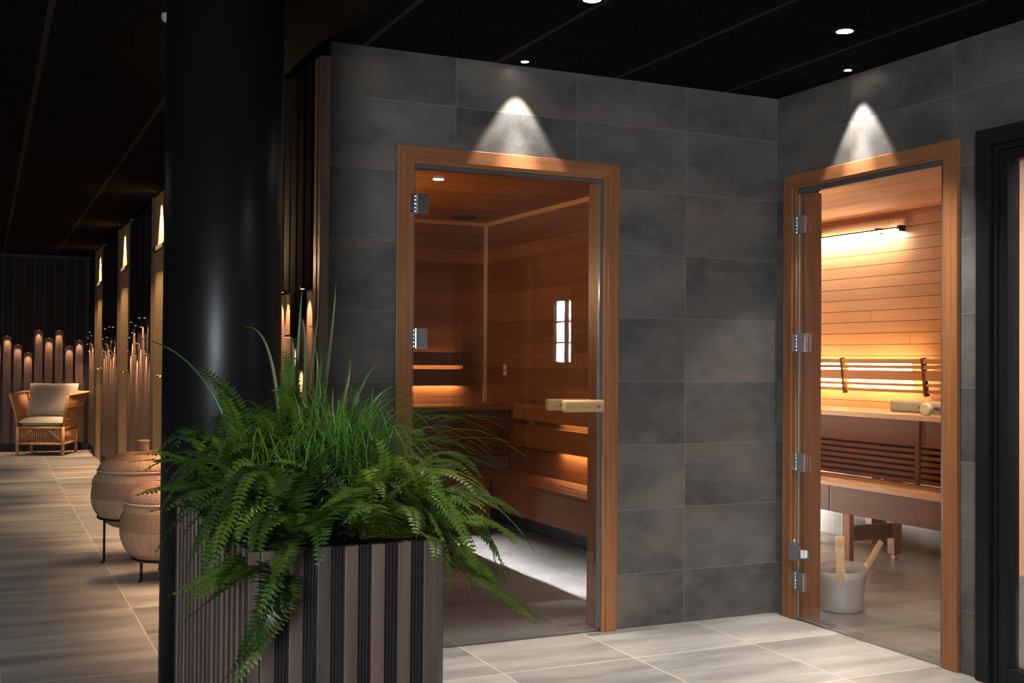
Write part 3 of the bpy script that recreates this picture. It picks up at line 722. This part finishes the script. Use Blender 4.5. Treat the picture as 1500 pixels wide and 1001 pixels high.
# ------------------------------------------------------------------ plants
def bez(a, c, b, t): return a * (1 - t) ** 2 + c * 2 * t * (1 - t) + b * t * t
def frond(root, mid, tip, mat, parent, lmax=.034, seed=0, name='frond'):
    rd = random.Random(seed)
    a, mi, b = Vector(root), Vector(mid), Vector(tip)
    c = mi * 2 - (a + b) * .5
    N = 60
    P = [bez(a, c, b, i / N) for i in range(N + 1)]
    L = sum((P[i + 1] - P[i]).length for i in range(N))
    m = MB(); m.tube([P[i] for i in range(0, N + 1, 4)], [.0016 * (1 - .75 * i / N) for i in range(0, N + 1, 4)], 5, False)
    step = .0098; n = int(L / step); acc = 0; k = 0
    outw = Vector((b.x - a.x, b.y - a.y, 0)); outw = outw.normalized() if outw.length > .02 else Vector((0, -1, 0))
    lens = lmax * min(1.15, .55 + L * 1.1)
    roll = rd.uniform(-.5, .5)
    for i in range(N):
        seg = (P[i + 1] - P[i]).length
        while k * step < acc + seg and k < n:
            f = (k * step - acc) / seg; p = P[i].lerp(P[i + 1], f); t = k / n
            T = (P[min(i + 1, N)] - P[max(i - 1, 0)]).normalized()
            up_ = Vector((0, 0, 1)) - outw * .25
            if abs(T.z) > .8: up_ = -outw + Vector((0, 0, .3)) if T.z > 0 else outw + Vector((0, 0, .6))
            S = T.cross(up_).normalized(); U = S.cross(T).normalized()
            S, U = S * math.cos(roll) + U * math.sin(roll), U * math.cos(roll) - S * math.sin(roll)
            pr = (.35 + .65 * min(1, t / .22)) * (1 - max(0, (t - .35) / .65) ** 1.7 * .86) if t > .08 else 0
            l = lens * pr * rd.uniform(.88, 1.08)
            if l > .003:
                for sgn in (-1, 1):
                    d = (S * sgn + T * .38 + U * rd.uniform(-.02, .22)).normalized()
                    wv = (T - d * T.dot(d)).normalized(); hw = min(.0048, .16 * l + .0010)
                    nn = d.cross(wv) * sgn
                    dr_ = -U * l * .16
                    q = [p, p + d * l * .22 + wv * hw, p + d * l * .6 + wv * hw * .85 + dr_ * .35, p + d * l + dr_, p + d * l * .6 - wv * hw * .75 + dr_ * .35, p + d * l * .2 - wv * hw * 1.1, p + d * l * .55 + U * .0012 + dr_ * .3]
                    m.poly(q, [(0, 1, 6), (1, 2, 6), (2, 3, 6), (3, 4, 6), (4, 5, 6), (5, 0, 6)], True)
            k += 1
        acc += seg
    return m.build(name, mat, parent)
FRONDS=[
('A', (0.422, 2.16, 0.849), (0.303, 2.1, 0.821)),
('A', (0.427, 2.12, 0.837), (0.318, 2.05, 0.78)),
('A', (0.481, 2.06, 0.807), (0.378, 2.0, 0.681)),
('A', (0.523, 2.1, 0.897), (0.456, 2.02, 0.786)),
('A', (0.571, 2.1, 0.933), (0.551, 2.02, 0.856)),
('A', (0.554, 2.2, 0.944), (0.456, 2.1, 0.911)),
('A', (0.509, 2.3, 0.957), (0.38, 2.25, 0.92)),
('A', (0.636, 2.15, 0.969), (0.66, 2.05, 0.928)),
('A', (0.588, 2.2, 1.026), (0.627, 2.1, 1.086)),
('A', (0.554, 2.2, 1.014), (0.473, 2.05, 0.982)),
('A', (0.679, 2.2, 0.982), (0.568, 2.05, 0.971)),
('B', (0.928, 2.3, 0.804), (1.17, 2.35, 0.633)),
('B', (0.996, 2.35, 0.883), (1.131, 2.4, 0.814)),
('B', (0.992, 2.4, 0.908), (1.109, 2.4, 0.723)),
('B', (1.059, 2.5, 0.917), (1.243, 2.6, 0.842)),
('B', (0.876, 2.25, 0.852), (0.88, 2.2, 0.749)),
('B', (0.895, 2.3, 0.88), (1.051, 2.3, 0.728)),
('B', (0.865, 2.35, 0.98), (0.979, 2.4, 0.978)),
('B', (0.773, 2.2, 0.985), (0.835, 2.15, 1.047)),
('B', (0.683, 2.1, 0.966), (0.592, 2.0, 0.945)),
('B', (0.781, 2.2, 0.949), (0.756, 2.05, 0.903)),
('B', (0.77, 2.3, 1.01), (0.746, 2.3, 1.083)),
('B', (1.029, 2.6, 0.923), (1.247, 2.8, 0.865)),
('B', (0.834, 2.2, 0.884), (0.801, 2.1, 0.84)),
('B', (0.956, 2.35, 0.832), (0.985, 2.35, 0.708)),
('C', (0.47, 2.7, 0.984), (0.288, 2.6, 1.018)),
('C', (0.468, 2.6, 0.955), (0.284, 2.5, 0.954)),
('C', (0.465, 2.5, 0.931), (0.299, 2.4, 0.932)),
('C', (0.551, 2.7, 1.085), (0.446, 2.65, 1.226)),
('C', (0.521, 2.6, 0.991), (0.46, 2.5, 1.062)),
('C', (0.574, 2.6, 1.052), (0.471, 2.5, 1.054)),
('C', (0.499, 2.45, 0.889), (0.394, 2.4, 0.873)),
('C', (0.606, 2.6, 1.067), (0.521, 2.5, 1.135)),
('C', (0.499, 2.6, 0.907), (0.386, 2.6, 0.928)),
('D', (0.687, 2.75, 1.139), (0.648, 2.7, 1.262)),
('D', (0.67, 2.7, 1.108), (0.604, 2.6, 1.169)),
('D', (0.718, 2.6, 1.064), (0.644, 2.5, 1.072)),
('D', (0.903, 2.7, 1.037), (1.049, 2.8, 1.044)),
('D', (0.976, 2.7, 0.966), (1.137, 2.8, 0.951)),
('D', (0.801, 2.6, 1.03), (0.802, 2.4, 1.06))
]
BLADES=[
((0.65, 2.8, 1.222), (0.577, 2.8, 1.322)),
((0.502, 2.9, 1.186), (0.295, 2.8, 1.296)),
((0.712, 2.8, 1.256), (0.722, 2.8, 1.419)),
((0.705, 2.7, 1.223), (0.689, 2.7, 1.347)),
((0.746, 2.8, 1.188), (0.763, 2.8, 1.369)),
((0.799, 2.9, 1.221), (0.73, 2.8, 1.329)),
((0.821, 2.9, 1.257), (0.837, 2.9, 1.452)),
((0.677, 2.7, 1.19), (0.667, 2.7, 1.302)),
((0.745, 2.7, 1.14), (0.726, 2.6, 1.216)),
((0.862, 2.8, 1.135), (0.921, 2.8, 1.232)),
((0.864, 2.9, 1.149), (0.903, 3.0, 1.258)),
((0.898, 2.8, 1.117), (1.026, 2.9, 1.167)),
((0.629, 2.6, 1.129), (0.593, 2.5, 1.217)),
((0.704, 2.6, 1.144), (0.696, 2.6, 1.288))
]
ROOT = {'A': ((.575, 2.36, .85), 'dark green fern with painted shade, hanging over the front left corner of the planter'),
        'B': ((.76, 2.42, .85), 'bright green fern with painted light, spilling over the right side of the planter'),
        'C': ((.56, 2.78, .85), 'fern reaching left across the black column towards the baskets'),
        'D': ((.70, 2.80, .85), 'upright fern at the back of the planter before the slatted corner')}
ferns = {}
for k, (p, lab) in ROOT.items(): ferns[k] = empty('fern', p, lab, 'fern', 'ferns in the planter')
for i, (k, mi, ti) in enumerate(FRONDS):
    rd = random.Random(i); r0 = ROOT[k][0]
    if (k == 'A' and i < 4) or (k == 'C' and ti[2] > 1.0) or (k == 'D' and ti[2] > 1.15) or (k == 'B' and i in (11, 12, 13, 14, 16)):
        j = [rd.uniform(-.022, .022) for q in range(3)]
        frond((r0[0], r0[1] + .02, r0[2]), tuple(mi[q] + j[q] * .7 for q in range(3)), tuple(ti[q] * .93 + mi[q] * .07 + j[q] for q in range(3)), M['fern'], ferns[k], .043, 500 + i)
    frond((r0[0] + rd.uniform(-.03, .03), r0[1] + rd.uniform(-.03, .03), r0[2]), mi, ti, M['fern_lit'] if k == 'B' else (M['fern'] if k == 'D' or i % 5 == 0 else M['fern_dark_shade']), ferns[k], .047, i)
rd = random.Random(5)
for k, n in (('A', 20), ('B', 22), ('C', 20), ('D', 16)):
    r0 = ROOT[k][0]
    for i in range(n):
        a = rd.uniform(0, 2 * math.pi); l = rd.uniform(.12, .26); hgt = rd.uniform(.06, .2)
        mi = (r0[0] + math.cos(a) * l * .5, r0[1] + math.sin(a) * l * .5, r0[2] + hgt * .9)
        ti = (r0[0] + math.cos(a) * l, r0[1] + math.sin(a) * l, r0[2] + hgt * .75)
        frond(r0, mi, ti, (M['fern_lit'] if k == 'B' and i % 3 == 0 else M['fern'] if i % 3 == 0 else M['fern_dark_shade']), ferns[k], .034, 900 + i + ord(k) * 50)

rd = random.Random(77)
for k, n, a0, a1, l0, l1, z0, z1 in (('A', 40, 2.8, 4.35, .12, .27, -.05, .12), ('B', 30, -1.0, .8, .18, .40, -.14, .12), ('C', 26, 2.4, 3.9, .10, .21, .02, .2), ('B', 8, 4.5, 5.6, .10, .18, .04, .14), ('D', 8, -.3, 1.2, .2, .3, 0, .14)):
    r0 = ROOT[k][0]
    for i in range(n):
        a = rd.uniform(a0, a1); l = rd.uniform(l0, l1); dz = rd.uniform(z0, z1)
        mi = (r0[0] + math.cos(a) * l * .55, r0[1] + math.sin(a) * l * .55, r0[2] + .06 + max(dz, 0) * .6 + rd.uniform(.0, .07))
        ti = (r0[0] + math.cos(a) * l, r0[1] + math.sin(a) * l, r0[2] + dz)
        frond((r0[0] + rd.uniform(-.03, .03), r0[1] + rd.uniform(-.03, .03), r0[2]), mi, ti, (M['fern_lit'] if i % 3 else M['fern']) if k == 'B' else (M['fern'] if i % 4 == 0 else M['fern_dark_shade']), ferns[k], .036, 3000 + i + ord(k) * 70)

def blade_strip(m, a, c, b, w, n=8, side=None):
    pts = []; fc = []
    for i in range(n + 1):
        t = i / n; p = bez(a, c, b, t)
        T = (bez(a, c, b, min(1, t + .05)) - bez(a, c, b, max(0, t - .05))).normalized()
        S = T.cross(side).normalized(); U = S.cross(T).normalized()
        ww = w * (1 - max(0, (t - .35) / .65) ** 1.6) * (.7 + .3 * min(1, t * 4)) + .0002
        pts += [p - S * ww, p + U * ww * -.35, p + S * ww]
    for i in range(n):
        o = i * 3; fc += [(o, o + 1, o + 4, o + 3), (o + 1, o + 2, o + 5, o + 4)]
    m.poly(pts, fc, True)
gr = MB(); rd = random.Random(11)
g0 = Vector((.76, 2.62, .86))
for i in range(620):
    a = rd.uniform(0, 2 * math.pi); l = rd.uniform(.08, .37) * (1.12 if -1.2 < (a if a < math.pi else a - 2 * math.pi) < 1.0 else .85)
    h = rd.uniform(.14, .33)
    st_ = g0 + Vector((rd.gauss(0, .035), rd.gauss(0, .05), 0))
    d = Vector((math.cos(a), math.sin(a), 0))
    tip = st_ + d * l + Vector((0, 0, h * rd.uniform(.45, 1.0)))
    ctl = st_ + d * l * .38 + Vector((0, 0, h * 1.25))
    blade_strip(gr, st_, ctl, tip, rd.uniform(.0011, .0018), 8, Vector((0, 0, 1)) + d * .3)
tag(gr.build('grass_tuft', M['grassleaf']), 'fine arching green grass tuft in the middle of the planter', 'grass', None)
g1 = Vector((.60, 2.62, .86)); gr = MB()
for i in range(300):
    a = rd.uniform(0, 2 * math.pi); l = rd.uniform(.05, .2); h = rd.uniform(.12, .26)
    st_ = g1 + Vector((rd.gauss(0, .03), rd.gauss(0, .04), 0)); d = Vector((math.cos(a), math.sin(a), 0))
    blade_strip(gr, st_, st_ + d * l * .38 + Vector((0, 0, h * 1.25)), st_ + d * l + Vector((0, 0, h * rd.uniform(.5, 1.0))), rd.uniform(.0011, .0018), 8, Vector((0, 0, 1)) + d * .3)
tag(gr.build('grass_tuft', M['grassleaf']), 'smaller dark grass tuft on the column side of the planter', 'grass', None)
sp = empty('spider_plant', (.70, 2.80, .86), 'tall plant with broad upright pointed blades, one arching left past the column', 'plant')
for i, (mi, ti) in enumerate(BLADES):
    a = Vector((.70 + (ti[0] - .7) * .25, 2.80 + (i % 3 - 1) * .03, .86)); mi, ti = Vector(mi), Vector(ti)
    m = MB(); blade_strip(m, a, mi * 2 - (a + ti) * .5, ti, .0044 if i != 1 else .0032, 14, Vector((.4, 1, .1)))
    m.build('blade', M['bladeleaf'], sp)
# low small-leaved filler plant
fo = MB(); rd = random.Random(21)
for i in range(900):
    a = rd.uniform(0, 2 * math.pi); r_ = math.sqrt(rd.random())
    p = Vector((.62 + math.cos(a) * r_ * .13, 2.45 + math.sin(a) * r_ * .16, .87 + (1 - r_ * r_) * .15 * rd.uniform(.3, 1.0)))
    d = Vector((rd.gauss(0, 1), rd.gauss(0, 1) - .5, rd.gauss(.2, .6))).normalized(); s_ = d.cross(Vector((rd.gauss(0, 1), rd.gauss(0, 1), 1.5))).normalized(); l = rd.uniform(.012, .024)
    fo.poly([p, p + d * l * .45 + s_ * l * .32, p + d * l, p + d * l * .45 - s_ * l * .32], [(0, 1, 2, 3)])
tag(fo.build('ivy', M['fern_dark_shade']), 'dark small leaved ivy in the shaded middle of the planter', 'ivy')

# ------------------------------------------------------------------ baskets on black stands
def basket(cx, cy, z0, R_, zmax, ztop, knob, label, slabel, ring, legs, rot):
    b = empty('basket', (cx, cy, z0), label, 'basket', 'lidded woven baskets')
    H = zmax - z0
    prof = [(.0, z0)]
    for i in range(15):
        t = i / 14; prof.append((R_ * math.sqrt(1 - ((t - .52) / (.66 if t < .52 else .95)) ** 2), z0 + .002 + H * t))
    prof2 = [(r * 1.0, z) for r, z in prof]
    rr = prof2[-1][0]
    MB().lathe(prof2, cx, cy, 64, (False, True)).build('body', M['woven'], b)
    lid = []
    for i in range(9):
        t = i / 8; lid.append((rr * 1.012 * math.cos(t * 1.32) , zmax + .004 + (ztop - zmax) * math.sin(t * 1.32) / math.sin(1.32)))
    l = MB().lathe(lid, cx, cy, 64, (True, True)).build('lid', M['woven'], b)
    k = MB().lathe([(.040, ztop - .004), (.032, ztop + .02), (.034, ztop + .06), (.037, ztop + .072)], cx, cy, 24, (True, True)).build('knob', M['woven'], l)
    n = 48
    MB().tube([(cx + (rr * 1.02) * math.cos(2 * math.pi * i / n), cy + (rr * 1.02) * math.sin(2 * math.pi * i / n), zmax + .002) for i in range(n + 1)], .006, 8, False).build('rim', M['woven_rim'], b)
    for sa in (math.pi * .86, -math.pi * .14):
        pts = [(cx + (rr + .02 + .03 * math.sin(math.pi * i / 10)) * math.cos(sa + (i - 5) * .045), cy + (rr + .02 + .03 * math.sin(math.pi * i / 10)) * math.sin(sa + (i - 5) * .045), zmax - .035 - .06 * math.sin(math.pi * i / 10)) for i in range(11)]
        MB().tube(pts, .006, 8).build('handle', M['woven_rim'], b)
    s = empty('basket_stand', (cx, cy, 0), slabel, 'stand', 'black basket stands')
    zr = ring[1]
    MB().tube([(cx + ring[0] * math.cos(2 * math.pi * i / n), cy + ring[0] * math.sin(2 * math.pi * i / n), zr) for i in range(n + 1)], .008, 10, False).build('ring', M['blackmetal'], s)
    for j in range(legs):
        a = rot + 2 * math.pi * j / legs; x, y = cx + ring[0] * math.cos(a), cy + ring[0] * math.sin(a)
        lg = MB().tube([(x, y, zr + .004), (x, y, .008)], .008, 10)
        lg.tube([(x, y, .007), (x + .02 * math.cos(a), y + .02 * math.sin(a), .006)], .006, 8); lg.build('leg', M['blackmetal'], s)
basket(.905, 7.36, .205, .305, .545, .655, 1, 'large round lidded woven basket nearest the oak doors', 'black metal stand under the large woven basket', (.262, .262), 3, math.pi * 1.02 + .4)
basket(.958, 6.66, .100, .262, .425, .545, 1, 'small round lidded woven basket beside the black column', 'low black metal stand under the small woven basket', (.190, .118), 3, 3.75)

# ------------------------------------------------------------------ rattan armchair (front faces -Y in its own frame)
ch = empty('armchair', (.735, 15.485, 0), 'rattan armchair with flared woven arms before the slatted wall', 'armchair', rz=R(-20))
B = dict(local=True)
W2, DF, DB = .275, -.27, .27
for x, y in ((-W2, DF), (W2, DF)): MB().tube([(x, y, 0), (x, y, .36)], .019, 12).build('leg', M['rattan'], ch, local=True)
for x, y in ((-W2, DB), (W2, DB)): MB().tube([(x, y, 0), (x, y, .36)], .019, 12).build('leg', M['rattan'], ch, local=True)
m = MB()
for z in (.345, .150):
    q = [(-W2, DF, z), (W2, DF, z), (W2, DB, z), (-W2, DB, z), (-W2, DF, z)]
    for i in range(4): m.tube([q[i], q[i + 1]], .016, 10)
m.box(-W2, W2, DF, DB, .33, .345)
m.build('seat_frame', M['rattan'], ch, local=True)
m = MB()
for i in range(1, 24):
    x = -W2 + 2 * W2 * i / 24; m.tube([(x, DF, .155), (x, DF, .34)], .0055, 6)
for sgn in (-1, 1): m.tube([(sgn * W2, DF - .008, .17), (sgn * .10, DF - .008, .32)], .006, 6)
m.build('front_apron', M['rattan'], ch, local=True)
for sgn in (-1, 1):
    m = MB()
    for i in range(1, 22):
        y = DF + (DB - DF) * i / 22; m.tube([(sgn * W2, y, .155), (sgn * W2, y, .34)], .0065, 6)
    m.build('side_apron', M['rattan'], ch, local=True)
    m = MB(); top = []
    for i in range(31):
        t = i / 30; y0 = DF + (DB + .02 - DF) * t
        fl = .075 + .05 * t; zt = .755 + .02 * t
        p0 = Vector((sgn * W2, y0, .35)); p1 = Vector((sgn * (W2 + fl * .38), y0 - .02 * (1 - t) + .03 * t, .55)); p2 = Vector((sgn * (W2 + fl), y0 - .06 * (1 - t) + .08 * t, zt))
        m.tube([p0, p1, p2], .0085, 6); top.append(p2)
    for f_ in (.25, .62):
        m.tube([Vector((sgn * W2, DF + (DB + .02 - DF) * i / 10, .35)).lerp(top[i * 3], f_) + Vector((sgn * .006, 0, 0)) for i in range(11)], .007, 6)
    m.build('arm_panel', M['rattan'], ch, local=True)
    MB().tube(top, .017, 10).build('arm_rail', M['rattan'], ch, local=True)
    e0 = [Vector((sgn * W2, DF, .35)), Vector((sgn * (W2 + .028), DF - .02, .55)), top[0]]
    MB().tube(e0, .015, 10).build('arm_post', M['rattan'], ch, local=True)
m = MB(); tp = []
for i in range(25):
    t = i / 24; x0 = -W2 + 2 * W2 * t; x2 = x0 * 1.42
    m.tube([(x0, DB + .01, .35), (x0 * 1.2, DB + .05, .55), (x2, DB + .10, .775)], .008, 6); tp.append((x2, DB + .10, .775))
m.tube(tp, .016, 10); m.build('backrest', M['rattan'], ch, local=True)
def pillow(name, mat, w_, h_, t_, loc, rot, label, cat):
    n = 14; pts = []; fc = []
    for s_ in (1, -1):
        for j in range(n + 1):
            for i in range(n + 1):
                u, v = i / n * 2 - 1, j / n * 2 - 1
                e = (max(0, 1 - abs(u) ** 4.5) * max(0, 1 - abs(v) ** 4.5)) ** .42
                pts.append((u * w_ / 2 * (1 - .03 * (1 - abs(v)) ** 2), v * h_ / 2 * (1 - .03 * (1 - abs(u)) ** 2), s_ * t_ / 2 * e))
    k = (n + 1) ** 2
    for s_ in (0, 1):
        for j in range(n):
            for i in range(n):
                q = [s_ * k + j * (n + 1) + i, s_ * k + j * (n + 1) + i + 1, s_ * k + (j + 1) * (n + 1) + i + 1, s_ * k + (j + 1) * (n + 1) + i]
                fc.append(q if s_ == 0 else q[::-1])
    m = MB(); m.poly(pts, fc, True); o = m.build(name, mat, None, local=True)
    o.location = loc; o.rotation_euler = rot; return tag(o, label, cat)
Mc = Matrix.Translation((.735, 15.485, 0)) @ Matrix.Rotation(R(-20), 4, 'Z')
pillow('seat_cushion', M['cushion'], .54, .52, .125, Mc @ Vector((0, -.02, .412)), (0, 0, R(-20)), 'flat sage green seat cushion in the rattan armchair', 'cushion')
pillow('back_cushion', M['cushion_back'], .60, .44, .15, Mc @ Vector((.02, .13, .685)), (R(70), 0, R(-20)), 'square taupe back cushion leaning in the rattan armchair', 'cushion')

# ------------------------------------------------------------------ ceiling lamps
def downlight(x, y, r, label, power, ang, col, blend=.15, big=False, group=None, soft=.012, to=None, lens='lens', core=0):
    d = empty('downlight', (x, y, HC), label, 'ceiling light', group)
    MB().lathe([(r, HC - .004), (r * 1.35, HC - .004), (r * 1.4, HC - .0005)], x, y, 32, (False, False)).build('trim_ring', M['blackmetal'], d)
    MB().lathe([(r, HC - .003), (r, HC - .0008)], x, y, 28).build('lens', M[lens], d)
    if power: lamp('SPOT', 'downlight_beam', (x, y, HC - .012), power, col, soft, to=to or (x, y, 0), parent=d, spot_size=R(ang), spot_blend=blend)
    if core: lamp('SPOT', 'downlight_core', (x, y, HC - .012), core, col, soft, to=(x, y, 0), parent=d, spot_size=R(37), spot_blend=1.0)
WARM = (1.0, .93, .84)
downlight(2.14, 4.484, .016, 'tiny downlight close to the tiled wall above the wide sauna door', 66, 63, WARM, .3, core=230)
downlight(3.500, 3.965, .016, 'tiny downlight close to the side wall above the narrow sauna door', 66, 63, WARM, .3, core=230)
downlight(1.987, 3.60, .032, 'bright round downlight at the top edge, in front of the wide sauna door', 280, 66, WARM, 1.0, soft=.04)
downlight(3.074, 3.50, .032, 'bright round downlight in front of the narrow sauna door', 255, 70, WARM, 1.0, soft=.04, to=(3.5, 3.62, 0))
downlight(1.45, 2.25, .032, 'downlight in the ceiling to the right of the planter', 95, 110, WARM, .9)
for i, (x, y) in enumerate(((-.55, 5.6), (-.55, 8.6), (-.55, 11.6), (-.55, 14.3))):
    downlight(x, y, .032, ['corridor ceiling downlight above the baskets', 'second corridor ceiling downlight, between the baskets and middle oak door', 'third corridor ceiling downlight, beside the middle oak door', 'farthest corridor ceiling downlight, before the rattan armchair'][i], 70, 95, (1.0, .97, .94), .7)
tag(MB().lathe([(.026, HC - .001), (.026, HC - .018), (.020, HC - .030), (.0, HC - .032)], .622, 4.48, 28, (True, False)).build('ceiling_sensor', M['sensor']), 'small round pale sensor on the black ceiling behind the column', 'sensor')
# unseen fill lights added for the saunas and lounge, and window daylight
lamp('AREA', 'floor_patch_fill', (1.40, 6.3, .95), 16, (.94, .97, 1.0), (2.1, .012), to=(2.85, 6.3, 0), spread=R(18))  # added fill that makes the bright patch on the sauna floor
def strip(name, x0, x1, y0, y1, z0, z1, label): return tag(MB().box(x0, x1, y0, y1, z0, z1).build(name, M['blackmetal'], None, .002), label, 'wall lamp')  # housings added around the unseen fill lights
strip('wall_lamp', 3.741, 3.90, 5.45, 7.15, 1.15, 1.19, 'added unseen uplight shelf on the cedar wall between the two saunas')
strip('wall_lamp', 1.351, 1.48, 5.0, 7.6, 1.64, 1.68, 'added unseen uplight shelf on the left wall of the dim sauna')
strip('wall_lamp', 1.351, 1.385, 5.2, 7.4, .93, .97, 'added unseen strip lamp above the bench on the left sauna wall')
lamp('AREA', 'cedar_fill', (3.84, 6.3, 1.2), 40, (1.0, .78, .52), (1.6, .05), to=(4.1, 6.3, 2.27), spread=R(70))  # added fill to brighten the cedar ceiling, source unseen
lamp('AREA', 'bench_floor_fill', (4.75, 7.5, .28), 130, (1.0, .95, .88), (.5, .1), to=(4.9, 5.2, 0))  # added fill for the floor and bench legs, no fixture
lamp('AREA', 'sauna_fill', (1.43, 6.3, 1.69), 34, (1.0, .6, .28), (2.5, .05), to=(2.3, 6.0, 2.4))  # added fill to brighten the dim sauna, source unseen
downlight(4.3, 2.1, .06, 'added unseen ceiling lamp of the lounge in front of the peach wall', 0, 60, WARM, 1.0)  # lamp disc added to go with the lounge fill
lamp('AREA', 'lounge_fill', (4.3, 2.1, 2.45), 14, (1.0, .88, .80), (.8, .3), to=(4.1, 3.27, 1.0), spread=R(75))  # added fill aimed at the peach wall, source unseen
lamp('AREA', 'window_light', (-2.65, -4.4, 1.4), 500, (.85, .92, 1.0), (1.5, 1.5), to=(-.5, 0, 1.2))
wd = bpy.data.worlds.new('world'); sc.world = wd; wd.use_nodes = True
wd.node_tree.nodes['Background'].inputs[0].default_value = (.5, .5, .55, 1); wd.node_tree.nodes['Background'].inputs[1].default_value = .02
sc.cycles.use_denoising = True
sc.cycles.max_bounces = 10; sc.cycles.transparent_max_bounces = 16
sc.cycles.sample_clamp_indirect = 6.0
